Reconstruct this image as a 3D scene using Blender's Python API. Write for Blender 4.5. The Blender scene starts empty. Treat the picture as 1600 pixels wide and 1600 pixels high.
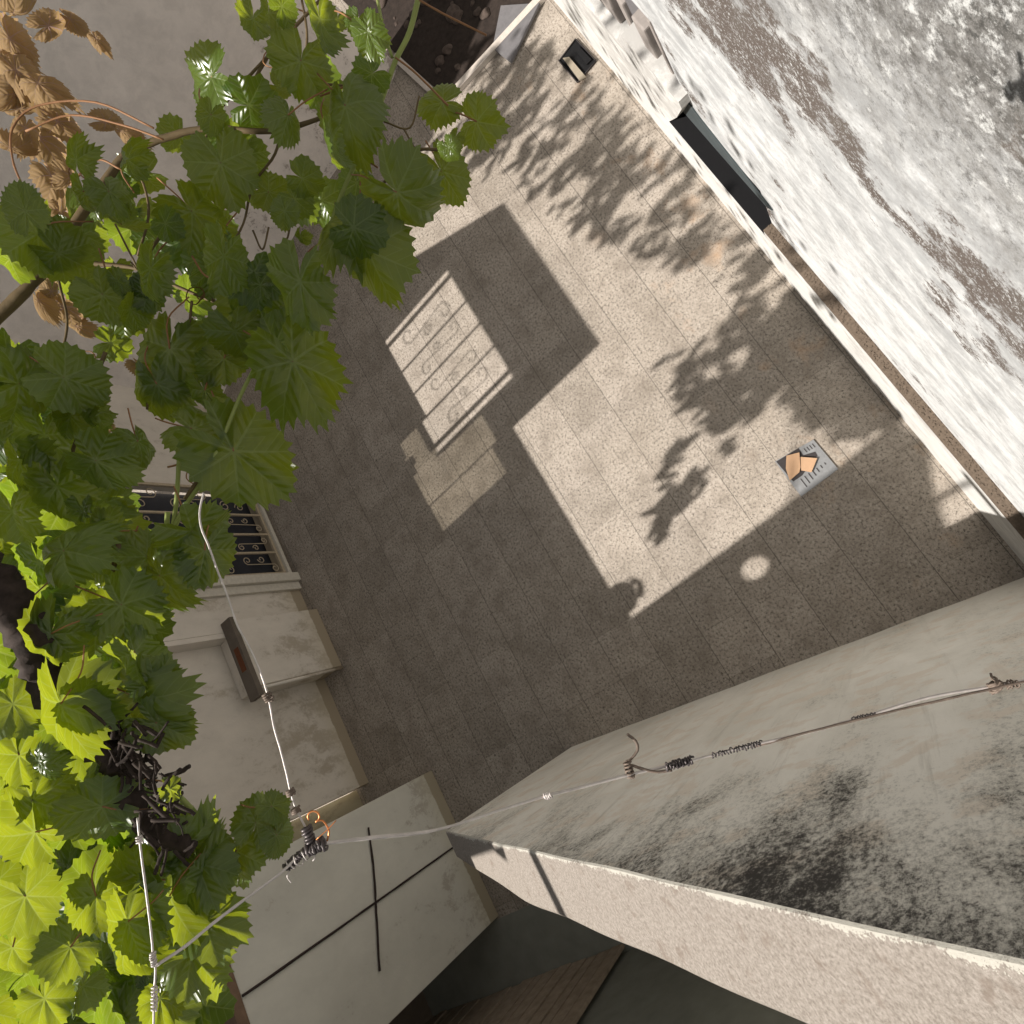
import bpy, bmesh, math, random
from mathutils import Vector, Matrix, noise as mnoise
random.seed(7)
D = bpy.data; SC = bpy.context.scene; COL = SC.collection
# ------------------------------------------------------------------ camera
EYE = Vector((0, 0, 5.2)); F = 1019.8 / 1600
def _rot(r):
    r = Vector(r); return Matrix.Rotation(r.length, 3, r.normalized())
_R = _rot((-0.57695364, 0.26276991, -2.09993401))
WM = Matrix(((_R[0][0], _R[1][0], _R[2][0]), (-_R[0][1], -_R[1][1], -_R[2][1]), (-_R[0][2], -_R[1][2], -_R[2][2])))
cx, cy, cz = WM @ Vector((1, 0, 0)), WM @ Vector((0, -1, 0)), WM @ Vector((0, 0, -1))
cam = D.objects.new('camera', D.cameras.new('camera')); COL.objects.link(cam)
cam.matrix_world = Matrix(((cx[0], cy[0], cz[0], EYE[0]), (cx[1], cy[1], cz[1], EYE[1]), (cx[2], cy[2], cz[2], EYE[2]), (0, 0, 0, 1)))
cam.data.sensor_width = 36; cam.data.lens = F * 36; cam.data.clip_start = .02; cam.data.clip_end = 300
SC.camera = cam
# ------------------------------------------------------------------ light
SUNV = Vector((-.07, 1, 1.0)).normalized()
w = D.worlds.new('World'); SC.world = w; w.use_nodes = True
sky = w.node_tree.nodes.new('ShaderNodeTexSky'); sky.sky_type = 'NISHITA'; sky.sun_disc = False
sky.sun_elevation = math.asin(SUNV.z); sky.sun_rotation = math.atan2(SUNV.x, SUNV.y)
hs = w.node_tree.nodes.new('ShaderNodeHueSaturation'); hs.inputs['Saturation'].default_value = .12      # hazy, pale summer sky
w.node_tree.links.new(sky.outputs[0], hs.inputs['Color']); w.node_tree.links.new(hs.outputs[0], w.node_tree.nodes['Background'].inputs[0])
w.node_tree.nodes['Background'].inputs[1].default_value = .052
sl = D.lights.new('sun', 'SUN'); sl.energy = 5; sl.angle = math.radians(.4); sl.color = (1, .94, .872)
so = D.objects.new('sun', sl); COL.objects.link(so); so.rotation_euler = SUNV.to_track_quat('Z', 'Y').to_euler()
SC.view_settings.view_transform = 'Standard'; SC.view_settings.look = 'None'
SC.view_settings.exposure = 0.50; SC.view_settings.gamma = 1
SC.cycles.max_bounces = 6; SC.cycles.transparent_max_bounces = 12

# ------------------------------------------------------------------ point helpers
def ray(x, y): return WM @ Vector(((x - 800) / 1019.8, (y - 800) / 1019.8, 1))
NEAR = .76
def at(x, y, r): return EYE + ray(x, y) * (r * NEAR)
def plane(x, y, axis, d):
    r = ray(x, y); return EYE + r * ((d - EYE[axis]) / r[axis])
def floor_pt(x, y, z=0.): return plane(x, y, 2, z)

# ------------------------------------------------------------------ materials
def mat(name):
    m = D.materials.new(name); m.use_nodes = True
    nt = m.node_tree; b = nt.nodes['Principled BSDF']
    return m, nt, b
class G:
    """small node building helper"""
    def __init__(s, nt): s.nt = nt; s.geo = None
    def n(s, t, **k):
        o = s.nt.nodes.new(t)
        for a, v in k.items(): setattr(o, a, v)
        return o
    def put(s, sock, v):
        if isinstance(v, bpy.types.NodeSocket): s.nt.links.new(v, sock)
        elif v is not None:
            if sock.type == 'RGBA' and len(v) == 3: v = (*v, 1)
            sock.default_value = v
    def pos(s):
        if not s.geo: s.geo = s.n('ShaderNodeNewGeometry')
        return s.geo.outputs['Position']
    def sep(s, v):
        o = s.n('ShaderNodeSeparateXYZ'); s.put(o.inputs[0], v); return o.outputs
    def m(s, op, a, b=None, c=None):
        o = s.n('ShaderNodeMath', operation=op); s.put(o.inputs[0], a); s.put(o.inputs[1], b); s.put(o.inputs[2], c); return o.outputs[0]
    def mapv(s, v, sc=(1, 1, 1), loc=(0, 0, 0), rot=(0, 0, 0)):
        o = s.n('ShaderNodeMapping'); s.put(o.inputs[0], v); o.inputs['Scale'].default_value = sc
        o.inputs['Location'].default_value = loc; o.inputs['Rotation'].default_value = rot; return o.outputs[0]
    def noise(s, v, scale, det=5, rough=.6, dist=0.):
        o = s.n('ShaderNodeTexNoise'); s.put(o.inputs['Vector'], v); o.inputs['Scale'].default_value = scale
        o.inputs['Detail'].default_value = det; o.inputs['Roughness'].default_value = rough; o.inputs['Distortion'].default_value = dist
        return o.outputs[0]
    def ramp(s, f, stops, interp='LINEAR'):
        o = s.n('ShaderNodeValToRGB'); s.put(o.inputs[0], f); e = o.color_ramp.elements; o.color_ramp.interpolation = interp
        while len(e) < len(stops): e.new(.5)
        for q, (p, c) in zip(e, stops):
            q.position = p; q.color = (c, c, c, 1) if isinstance(c, (int, float)) else (*c, 1)
        return o.outputs[0]
    def mix(s, f, a, b, blend='MIX'):
        o = s.n('ShaderNodeMix', data_type='RGBA', blend_type=blend); s.put(o.inputs[0], f); s.put(o.inputs[6], a); s.put(o.inputs[7], b); return o.outputs[2]
    def bump(s, b, h, strength=.3, dist=.01):
        o = s.n('ShaderNodeBump'); s.put(o.inputs['Height'], h); o.inputs['Strength'].default_value = strength; o.inputs['Distance'].default_value = dist
        s.nt.links.new(o.outputs[0], b.inputs['Normal'])

def plain(name, col, rough=.7, metal=0., var=.25, scale=30, spec=.3):
    m, nt, b = mat(name); g = G(nt)
    f = g.noise(g.pos(), scale, 4)
    g.put(b.inputs['Base Color'], g.mix(f, tuple(c * (1 - var) for c in col), tuple(min(1, c * (1 + var)) for c in col)))
    b.inputs['Roughness'].default_value = rough; b.inputs['Metallic'].default_value = metal; b.inputs['Specular IOR Level'].default_value = spec
    g.bump(b, f, .2, .003)
    return m
M = {}
def terrazzo():
    m, nt, b = mat('terrazzo_tiles'); g = G(nt); p = g.pos(); x, y, z = g.sep(p)
    u = g.m('DIVIDE', g.m('SUBTRACT', x, .052), .39); v = g.m('DIVIDE', g.m('SUBTRACT', y, .28), .3975)
    fu = g.m('ABSOLUTE', g.m('SUBTRACT', u, g.m('ROUND', u))); fv = g.m('ABSOLUTE', g.m('SUBTRACT', v, g.m('ROUND', v)))
    wob = g.m('MULTIPLY', g.noise(p, 9, 3), .011)
    ju = g.m('LESS_THAN', fu, g.m('SUBTRACT', wob, .0015)); jv = g.m('LESS_THAN', fv, g.m('ADD', wob, .001))
    j = g.m('MAXIMUM', g.m('MULTIPLY', ju, .5), g.m('MULTIPLY', jv, .9))
    idn = g.n('ShaderNodeCombineXYZ'); g.put(idn.inputs[0], g.m('FLOOR', u)); g.put(idn.inputs[1], g.m('FLOOR', v))
    wn = g.n('ShaderNodeTexWhiteNoise'); g.put(wn.inputs[0], idn.outputs[0])
    base = g.mix(wn.outputs[0], (.30, .262, .22), (.41, .36, .308))
    base = g.mix(g.ramp(g.noise(p, 1.4, 4), [(.35, 0.), (.7, .55)]), base, (.36, .312, .255))
    sp = g.noise(p, 48, 5, .85)
    base = g.mix(g.ramp(sp, [(.38, 1.), (.49, 0.)]), base, (.065, .053, .042))
    base = g.mix(g.ramp(sp, [(.56, 0.), (.68, .8)]), base, (.58, .53, .47))
    # damp stain running to the drain, rust-coloured patches near the right wall
    st = g.ramp(g.noise(g.mapv(p, (1, 1, 1), (3, 2, 0)), 2.6, 5), [(.58, 0.), (.72, .5)])
    base = g.mix(g.m('MULTIPLY', st, g.ramp(y, [(0., 1.), (.5, 0.)])), base, (.42, .25, .13))
    base = g.mix(g.m('MULTIPLY', g.ramp(g.noise(p, 4.3, 7, .7), [(.45, 0.), (.68, .6)]), 1.), base, (.17, .142, .112))
    base = g.mix(j, base, (.10, .085, .07))
    g.put(b.inputs['Base Color'], base); b.inputs['Roughness'].default_value = .75
    g.bump(b, g.m('SUBTRACT', sp, g.m('MULTIPLY', j, 2.)), .35, .002)
    return m
def lime_wall(name, bright, dirt, zlo, zhi, thr=.5, streak=(1, 1, .35), patch=None, fine=14, skirt=None, amount=1., axis=2, blot=.35, brown=False, topgrey=False):
    """white-washed wall: stains between zlo..zhi, optional brown bare patches"""
    m, nt, b = mat(name); g = G(nt); p = g.pos(); x, y, z = g.sep(p)
    big = g.noise(g.mapv(p, streak), 1.7, 5, .65); med = g.noise(g.mapv(p, streak), fine * .45, 6, .7, .4); sm = g.noise(p, fine * 3, 6, .75)
    base = g.mix(g.ramp(big, [(.3, 0.), (.7, 1.)]), bright, tuple(c * .82 for c in bright))
    base = g.mix(g.ramp(med, [(.42, .0), (.62, blot)]), base, tuple(c * .62 for c in bright))
    hz = g.m('DIVIDE', g.m('SUBTRACT', z, zlo), zhi - zlo)
    hz = g.ramp(hz, [(0., 0.), (1., 1.)])
    val = g.m('ADD', g.m('ADD', g.m('MULTIPLY', med, .75), g.m('MULTIPLY', sm, .35)), g.m('MULTIPLY', big, .5))
    val = g.m('ADD', val, g.m('MULTIPLY', g.m('SUBTRACT', hz, .5), .28))
    mask = g.ramp(val, [(thr + .22, 0.), (thr + .42, amount)])
    base = g.mix(mask, base, dirt)
    if brown:
        bb = g.m('ABSOLUTE', g.m('SUBTRACT', z, 2.82)); band = g.m('SUBTRACT', g.m('ADD', g.ramp(bb, [(.12, .13), (.5, 0.)]), g.m('MULTIPLY', g.noise(g.mapv(p, (1, 1, .6), (2.3, 0, 5)), 2.6, 3), .62)), .325)
        pv = g.m('ADD', g.m('ADD', g.m('MULTIPLY', g.noise(g.mapv(p, (1, 1, 1.8), (4.1, 0, 2)), 2.4, 8, .68), .8), g.m('MULTIPLY', g.noise(p, 60, 4, .8), .2)), band)
        base = g.mix(g.m('MULTIPLY', g.ramp(g.noise(p, 75, 5, .8), [(.54, 1.), (.60, .1)]), g.ramp(pv, [(.592, 0.), (.65, 1.)])), base, (.12, .10, .088))
        up = g.ramp(z, [(.0, 0.), (1., 0.)])
        tz = g.ramp(g.m('DIVIDE', g.m('SUBTRACT', z, 2.9), 1.0), [(0., 0.), (1., .22)])
        tv = g.m('ADD', g.m('ADD', g.m('MULTIPLY', g.noise(p, 7, 8, .75), .6), g.m('MULTIPLY', g.noise(p, 38, 5, .8), .4)), tz)
        base = g.mix(g.ramp(tv, [(.50, 0.), (.74, .72)]), base, (.15, .14, .125))
        spk = g.m('ADD', g.m('MULTIPLY', g.noise(p, 26, 6, .85), .8), g.m('MULTIPLY', tz, .9))
        base = g.mix(g.ramp(spk, [(.50, 0.), (.62, .7)]), base, (.07, .066, .06))
        base = g.mix(g.ramp(g.m('ADD', g.m('MULTIPLY', g.noise(g.mapv(p, (1, 1, 1), (7, 0, 3)), 15, 6, .8), .85), g.m('MULTIPLY', tz, .6)), [(.55, 0.), (.64, .8)]), base, (.66, .67, .66))
        base = g.mix(g.ramp(tv, [(.74, 0.), (.80, .8)]), base, (.05, .05, .047))
    if skirt:
        sk = g.m('ADD', z, g.m('MULTIPLY', g.m('SUBTRACT', g.noise(p, 18, 4), .5), .04))
        base = g.mix(g.ramp(sk, [(skirt, 1.), (skirt + .012, 0.)]), base, (.20, .145, .095))
        base = g.mix(g.ramp(g.m('MULTIPLY', sk, .8), [(skirt * .8, .5), (skirt + .15, 0.)]), base, tuple(c * .75 for c in (bright[0], bright[1] * .95, bright[2] * .8)))
    g.put(b.inputs['Base Color'], base); b.inputs['Roughness'].default_value = .9; b.inputs['Specular IOR Level'].default_value = .15
    g.bump(b, g.m('ADD', med, g.m('MULTIPLY', sm, .5)), .45, .008)
    return m
M['floor'] = terrazzo()
M['facade'] = lime_wall('cream_render', (.76, .70, .615), (.49, .43, .345), 3, 0, .66, (1, 1, .5), skirt=.13, blot=.2)
M['facade_dark'] = lime_wall('olive_render', (.42, .38, .27), (.22, .18, .12), 0, 3, .5)
M['slab'] = lime_wall('pale_grey_render', (.74, .715, .63), (.50, .46, .39), 3, 0, .70, (1, 1, .6), skirt=.13, blot=.12)
M['far'] = lime_wall('grey_painted_render', (.84, .775, .72), (.42, .37, .33), 3, 0, .75, (1, 1, 1))
M['right_up'] = lime_wall('weathered_whitewash', (.66, .672, .672), (.29, .298, .305), 1.0, 4.4, .47, (.8, 1, 1.5), fine=15, amount=.6, blot=.5, brown=True)
M['right_low'] = lime_wall('whitewashed_plinth', (.68, .675, .65), (.45, .44, .42), 0, .8, .62, (1, 1, 2))
M['ledge'] = plain('gritty_ledge_dirt', (.13, .10, .075), .95, var=.5, scale=60)
def parapet_side():
    m, nt, b = mat('mouldy_cream_render'); g = G(nt); p = g.pos(); x, y, z = g.sep(p)
    d = g.m('SUBTRACT', g.m('SUBTRACT', 4.246, g.m('MULTIPLY', y, .8)), z)      # metres below the sloping rim
    # streaks follow the vertical
    st = g.mapv(p, (1, 1, .45)); n1 = g.noise(st, 3., 6, .65, .3); n2 = g.noise(g.mapv(p, (1, 1, .7)), 62, 7, .85); n3 = g.noise(p, 6, 5)
    base = g.mix(g.ramp(n1, [(.35, 0.), (.65, 1.)]), (.86, .83, .75), (.72, .69, .61))
    base = g.mix(g.ramp(n3, [(.52, 0.), (.6, .6)]), base, (.74, .65, .54))
    near = g.ramp(d, [(0., .30), (.55, .12), (1., -.0)])
    near = g.ramp(g.m('DIVIDE', d, 2.), [(0., 1.), (.38, .45), (.7, 0.)])
    v = g.m('ADD', g.m('ADD', g.m('MULTIPLY', n2, .55), g.m('MULTIPLY', n1, .45)), g.m('MULTIPLY', near, .19))
    v = g.m('ADD', v, g.m('SUBTRACT', .04, g.m('MULTIPLY', g.ramp(g.m('DIVIDE', y, 2.), [(.22, 0.), (.75, 1.)]), .10)))
    base = g.mix(g.ramp(v, [(.585, 0.), (.70, .7)]), base, (.20, .19, .165))
    base = g.mix(g.ramp(v, [(.66, 0.), (.74, .9)]), base, (.03, .027, .026))
    drip = g.noise(g.mapv(p, (1, 9, .5), (3, 0, 1)), 2.2, 5, .7)
    base = g.mix(g.m('MULTIPLY', g.ramp(drip, [(.56, 0.), (.72, .5)]), g.ramp(g.m('DIVIDE', d, 2.2), [(.0, 1.), (1., .25)])), base, (.27, .24, .19))
    g.put(b.inputs['Base Color'], base); b.inputs['Roughness'].default_value = .92; b.inputs['Specular IOR Level'].default_value = .15
    g.bump(b, n2, .5, .006); return m
M['par_side'] = parapet_side()
def parapet_top():
    m, nt, b = mat('coarse_plaster_coping'); g = G(nt); p = g.pos()
    n1 = g.noise(p, 110, 5, .8); n2 = g.noise(p, 16, 5); n3 = g.noise(g.mapv(p, (1, .3, .3)), 50, 4)
    base = g.mix(g.ramp(n1, [(.36, 0.), (.62, 1.)]), (.20, .174, .148), (.375, .337, .298))
    base = g.mix(g.ramp(n2, [(.58, 0.), (.68, .6)]), base, (.20, .16, .13))
    x, y, z = g.sep(p); dd = g.m('SUBTRACT', g.m('ADD', -.222 - 3 * .1175, g.m('MULTIPLY', y, .1175)), x)      # distance from the inner edge
    lim = g.m('MULTIPLY', g.m('SUBTRACT', g.m('ADD', g.m('MULTIPLY', g.noise(p, 7, 3), 1.), g.m('MULTIPLY', g.noise(p, 90, 4, .8), 1.2)), .93), .05)
    base = g.mix(g.m('LESS_THAN', dd, lim), base, (.52, .50, .44))
    g.put(b.inputs['Base Color'], base); b.inputs['Roughness'].default_value = .95; b.inputs['Specular IOR Level'].default_value = .1
    g.bump(b, n1, .9, .006); return m
M['par_top'] = parapet_top()
M['chip'] = plain('chipped_lime_edge', (.60, .57, .50), .9, var=.3, scale=60)
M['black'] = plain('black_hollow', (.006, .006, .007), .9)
M['blue'] = plain('blue_grey_shade', (.055, .068, .072), .9, var=.4, scale=8)
M['grey_block'] = plain('grey_mortar', (.15, .145, .15), .9)
M['pale_block'] = plain('pale_pink_mortar', (.30, .27, .25), .9)
M['iron'] = plain('cream_painted_iron', (.46, .38, .27), .6, var=.4, scale=50)
M['iron_dark'] = plain('dark_painted_iron', (.08, .07, .06), .5)
M['sill'] = plain('stone_sill', (.60, .56, .48), .8)
M['strip'] = plain('dirty_grey_capping', (.15, .125, .10), .9, var=.35, scale=9)
M['rust'] = plain('rust_stain', (.15, .055, .025), .9, var=.4)
M['wood'] = plain('old_dark_board', (.36, .29, .22), .8, var=.5, scale=14)
M['passage'] = plain('green_grey_concrete', (.25, .255, .22), .9, var=.3, scale=5)
M['cable'] = plain('dark_cable', (.035, .022, .018), .7)
M['zinc'] = plain('galvanised_steel', (.25, .255, .26), .45, .35, var=.3, scale=40)
M['slot'] = plain('slot_shadow', (.04, .035, .035), .9)
M['cardboard'] = plain('tan_board', (.44, .28, .17), .85, var=.1, scale=30)
M['soil'] = plain('dark_soil', (.03, .022, .018), 1, var=.8, scale=25)
M['rock'] = plain('rubble_stone', (.075, .056, .046), .9, var=.8, scale=22)
M['kerb'] = plain('pale_kerb', (.52, .47, .42), .9)
M['wire'] = plain('galvanised_wire', (.62, .57, .54), .45, .15, var=.4, scale=120, spec=.6)
M['wire_dark'] = plain('tarnished_wire', (.10, .085, .085), .45, .5, var=.8, scale=150, spec=.6)
M['rusty'] = plain('rusty_wire', (.20, .155, .125), .7, .2, var=.6, scale=120)
M['copper'] = plain('copper_wire', (.70, .27, .10), .35, .6, var=.2)
M['bark'] = plain('vine_bark', (.040, .029, .024), .95, var=.9, scale=160)
M['cane'] = plain('brown_cane', (.14, .10, .05), .7, var=.4, scale=60)
M['green_cane'] = plain('green_shoot', (.28, .33, .10), .6, var=.2, scale=60)
M['petiole'] = plain('reddish_leaf_stalk', (.30, .15, .07), .6, var=.3, scale=60)
M['wallback'] = plain('rough_back_wall', (.36, .33, .29), .9)
def glass_pane():
    m = D.materials.new('dimming_glass'); m.use_nodes = True; nt = m.node_tree; nt.nodes.remove(nt.nodes['Principled BSDF']); g = G(nt)
    t = g.n('ShaderNodeBsdfTransparent'); t.inputs[0].default_value = (1, .98, .92, 1); d = g.n('ShaderNodeBsdfDiffuse'); d.inputs[0].default_value = (.3, .3, .28, 1)
    mx = g.n('ShaderNodeMixShader'); f = g.ramp(g.noise(g.pos(), 3., 3), [(.35, .52), (.65, .40)])
    g.put(mx.inputs[0], f); nt.links.new(t.outputs[0], mx.inputs[1]); nt.links.new(d.outputs[0], mx.inputs[2])
    nt.links.new(mx.outputs[0], nt.nodes['Material Output'].inputs[0]); return m
M['glass'] = glass_pane()
def leaf_mat(name, dif, tr, vein, tfac=.55, rough=.42, veinstr=.8, coat=.35):
    m = D.materials.new(name); m.use_nodes = True; nt = m.node_tree; b = nt.nodes['Principled BSDF']; g = G(nt)
    uv = g.n('ShaderNodeUVMap'); uv.uv_map = 'leaf'; x, y, _ = g.sep(uv.outputs[0])
    r = g.m('SQRT', g.m('ADD', g.m('MULTIPLY', x, x), g.m('MULTIPLY', y, y)))
    ph = g.m('MULTIPLY', g.m('ARCTAN2', y, x), 57.29578)
    k = g.m('ROUND', g.m('DIVIDE', ph, 50.)); fo = g.m('MULTIPLY', g.m('ABSOLUTE', g.m('SUBTRACT', ph, g.m('MULTIPLY', k, 50.))), .0174533)
    a = g.m('MULTIPLY', r, g.m('COSINE', fo)); c = g.m('MULTIPLY', r, g.m('SINE', fo))
    main = g.m('LESS_THAN', c, g.m('MULTIPLY', g.m('SUBTRACT', 1.25, r), .020))
    q = g.m('FRACT', g.m('MULTIPLY', g.m('SUBTRACT', a, g.m('MULTIPLY', c, 1.05)), 5.2))
    sec = g.m('LESS_THAN', g.m('ABSOLUTE', g.m('SUBTRACT', q, .5)), .055)
    v = g.m('MAXIMUM', main, g.m('MULTIPLY', sec, .65))
    oi = g.n('ShaderNodeNewGeometry').outputs['Random Per Island']
    n = g.noise(uv.outputs[0], 2.5, 4)
    tint = g.m('ADD', g.m('MULTIPLY', n, .5), g.m('MULTIPLY', oi, .6))
    d1 = g.mix(g.ramp(tint, [(.2, 0.), (.85, 1.)]), tuple(c * .62 for c in dif), (dif[0] * 1.45, dif[1] * 1.2, dif[2]))
    t1 = g.mix(g.ramp(tint, [(.2, 0.), (.85, 1.)]), (tr[0] * .72, tr[1] * .85, tr[2]), (min(1, tr[0] * 1.2), tr[1] * 1.05, tr[2]))
    spots = g.ramp(g.noise(uv.outputs[0], 11., 5, .7), [(.66, 0.), (.72, .55)])
    d1 = g.mix(spots, d1, (.12, .075, .03)); t1 = g.mix(spots, t1, (.22, .14, .03))
    vf = g.m('MULTIPLY', v, veinstr)
    d1 = g.mix(g.m('MULTIPLY', vf, .8), d1, vein); t1 = g.mix(g.m('MULTIPLY', vf, .7), t1, (min(1, tr[0] * 1.35), min(1, tr[1] * 1.25), tr[2] * 5 + .02))
    g.put(b.inputs['Base Color'], d1); b.inputs['Roughness'].default_value = rough; b.inputs['Specular IOR Level'].default_value = coat
    hb = g.m('ADD', g.m('MULTIPLY', v, -1.), g.m('MULTIPLY', g.m('ABSOLUTE', g.m('SUBTRACT', q, .5)), -.9)); g.bump(b, hb, .55, .0016)
    tl = g.n('ShaderNodeBsdfTranslucent'); g.put(tl.inputs[0], t1)
    mx = g.n('ShaderNodeMixShader'); mx.inputs[0].default_value = tfac
    nt.links.new(b.outputs[0], mx.inputs[1]); nt.links.new(tl.outputs[0], mx.inputs[2]); nt.links.new(mx.outputs[0], nt.nodes['Material Output'].inputs[0])
    return m
M['leaf'] = leaf_mat('vine_leaf', (.050, .112, .020), (.32, .41, .018), (.16, .22, .08), tfac=.5, rough=.30, coat=1.)
M['dry'] = leaf_mat('withered_leaf', (.26, .21, .125), (.44, .33, .15), (.30, .21, .12), tfac=.45, rough=.7, veinstr=.6, coat=.15)
M['tree_leaf'] = leaf_mat('tree_leaf_skin', (.05, .09, .02), (.2, .3, .02), (.1, .15, .04), tfac=.06)

# ------------------------------------------------------------------ mesh helpers
def tag(o, label=None, cat=None, group=None, kind=None):
    if label: o['label'] = label
    if cat: o['category'] = cat
    if group: o['group'] = group
    if kind: o['kind'] = kind
    return o
def empty(name, loc, label, cat, group=None):
    o = D.objects.new(name, None); COL.objects.link(o); o.location = loc; o.empty_display_size = .1
    return tag(o, label, cat, group)
def obj(name, bm, m, parent=None, smooth=False, recalc=True):
    if recalc: bmesh.ops.recalc_face_normals(bm, faces=bm.faces)
    me = D.meshes.new(name); bm.to_mesh(me); bm.free()
    for x in (m if isinstance(m, (list, tuple)) else [m]): me.materials.append(x)
    if smooth:
        for p in me.polygons: p.use_smooth = True
    o = D.objects.new(name, me); COL.objects.link(o)
    if parent:
        o.parent = parent; o.matrix_parent_inverse = Matrix.Translation(-parent_world(parent))
    return o
def parent_world(p):
    v = Vector(p.location) if p.type == 'EMPTY' else Vector((0, 0, 0))
    return v
def box(bm, a, b, bev=0., mi=0):
    a = Vector(a); b = Vector(b)
    vs = [bm.verts.new((x, y, z)) for z in (a.z, b.z) for y in (a.y, b.y) for x in (a.x, b.x)]
    fs = [bm.faces.new([vs[i] for i in q]) for q in ((0, 2, 3, 1), (4, 5, 7, 6), (0, 1, 5, 4), (2, 6, 7, 3), (0, 4, 6, 2), (1, 3, 7, 5))]
    for f in fs: f.material_index = mi
    if bev:
        es = list({e for f in fs for e in f.edges})
        bmesh.ops.bevel(bm, geom=es, offset=bev, segments=2, affect='EDGES', profile=.6)
def prism(bm, pts, ext, mi=0):
    """planar outline pts (3-D) extruded by ext"""
    n = len(pts); ext = Vector(ext)
    a = [bm.verts.new(p) for p in pts]; b = [bm.verts.new(Vector(p) + ext) for p in pts]
    fs = [bm.faces.new(a), bm.faces.new(b[::-1])]
    for i in range(n): fs.append(bm.faces.new((a[i], b[i], b[(i + 1) % n], a[(i + 1) % n])))
    for f in fs: f.material_index = mi
def spline(pts, n=6):
    pts = [Vector(p) for p in pts]
    if len(pts) < 3: return [pts[0].lerp(pts[-1], i / n) for i in range(n + 1)]
    out = []
    P = [2 * pts[0] - pts[1]] + pts + [2 * pts[-1] - pts[-2]]
    for i in range(1, len(P) - 2):
        a, b, c, d = P[i - 1:i + 3]
        for k in range(n):
            t = k / n
            out.append(.5 * ((2 * b) + (c - a) * t + (2 * a - 5 * b + 4 * c - d) * t * t + (3 * b - a - 3 * c + d) * t ** 3))
    out.append(pts[-1]); return out
def tube(bm, pts, rad, seg=6, jit=0., mi=0):
    pts = [Vector(p) for p in pts]; n = len(pts); rr = rad if callable(rad) else (lambda t: rad)
    up = Vector((.3, .5, .8)); prev = None
    for i, p in enumerate(pts):
        d = (pts[min(i + 1, n - 1)] - pts[max(i - 1, 0)]).normalized()
        u = d.cross(up); u = u.normalized() if u.length > 1e-5 else Vector((1, 0, 0)); v = d.cross(u)
        r = rr(i / max(1, n - 1))
        ring = [bm.verts.new(p + (u * math.cos(2 * math.pi * k / seg) + v * math.sin(2 * math.pi * k / seg)) * r * (1 + random.uniform(-jit, jit))) for k in range(seg)]
        if prev:
            for k in range(seg):
                f = bm.faces.new((prev[k], prev[(k + 1) % seg], ring[(k + 1) % seg], ring[k])); f.material_index = mi; f.smooth = True
        else: bm.faces.new(ring[::-1])
        prev = ring
    bm.faces.new(prev)
NB = bmesh.new

# ================================================================== SETTING
bm = NB(); box(bm, (-6, -3, -.3), (16, 12, 0)); 
fl = obj('floor', bm, M['floor']); tag(fl, kind='structure')
# --- passage floor beyond the stair parapet (4 mm above)
bm = NB(); box(bm, (-6, -3, -.02), (-1.21, 12, .004)); tag(obj('passage_floor', bm, M['passage']), kind='structure')

# --- right wall: plinth, ledge with dirt, upper whitewashed wall with a black niche
rw = empty('whitewashed_wall', (2, -.6, 0), 'tall sunlit white wall with flaking brown and black weathering above a ledge', 'wall')
bm = NB()
for (a, b_, z0) in ((-4, 2.03, .75), (2.03, 2.75, 1.20), (2.75, 8.6, 2.02), (8.6, 12, 1.0)): box(bm, (a, -1.1, z0), (b_, -.605, 9))
obj('upper_wall', bm, M['right_up'], rw)
bm = NB(); box(bm, (-4, -1.1, 0), (2.03, -.54, .72)); box(bm, (2.03, -1.1, 0), (3.28, -.54, .62)); box(bm, (3.28, -1.1, 0), (8.6, -.54, 1.28)); box(bm, (8.6, -1.1, 0), (12, -.54, .998))
prism(bm, [Vector((3.30, -1.1, .561)), Vector((3.275, -1.1, .561)), Vector((2.90, -1.1, 1.06)), Vector((2.66, -1.1, 1.43)), Vector((2.66, -1.1, 1.5)), Vector((3.30, -1.1, 1.5))], (0, .5585, 0))
obj('plinth', bm, M['right_low'], rw)
bm = NB(); box(bm, (-4, -1.1, .721), (2.03, -.541, .749))
for i in range(900):
    x = random.uniform(-1, 2.03); s = random.uniform(.002, .006)
    c = Vector((x, random.uniform(-.60, -.545), .749)); box(bm, c - Vector((s, s, .001)), c + Vector((s, s, s)))
obj('ledge', bm, M['ledge'], rw)
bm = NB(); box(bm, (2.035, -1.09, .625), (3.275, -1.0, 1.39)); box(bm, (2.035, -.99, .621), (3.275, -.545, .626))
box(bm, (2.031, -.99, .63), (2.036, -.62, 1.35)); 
obj('niche_lining', bm, M['black'], rw)  # black lining paints in the darkness of the hollow
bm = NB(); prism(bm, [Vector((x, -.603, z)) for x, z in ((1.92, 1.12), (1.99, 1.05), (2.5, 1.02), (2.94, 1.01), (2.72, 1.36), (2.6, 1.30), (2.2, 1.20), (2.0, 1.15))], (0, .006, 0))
obj('shade_band', bm, M['blue'], rw)  # flush dark panel carries the bluish shade above the niche
bm = NB(); box(bm, (3.29, -1.08, 1.281), (8.59, -.66, 2.019)); box(bm, (2.755, -1.08, 1.40), (3.289, -.66, 2.019)); obj('recess_back', bm, M['grey_block'], rw)  # mortar grey darkened to hold the tree's shade on this band
bm = NB()
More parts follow.
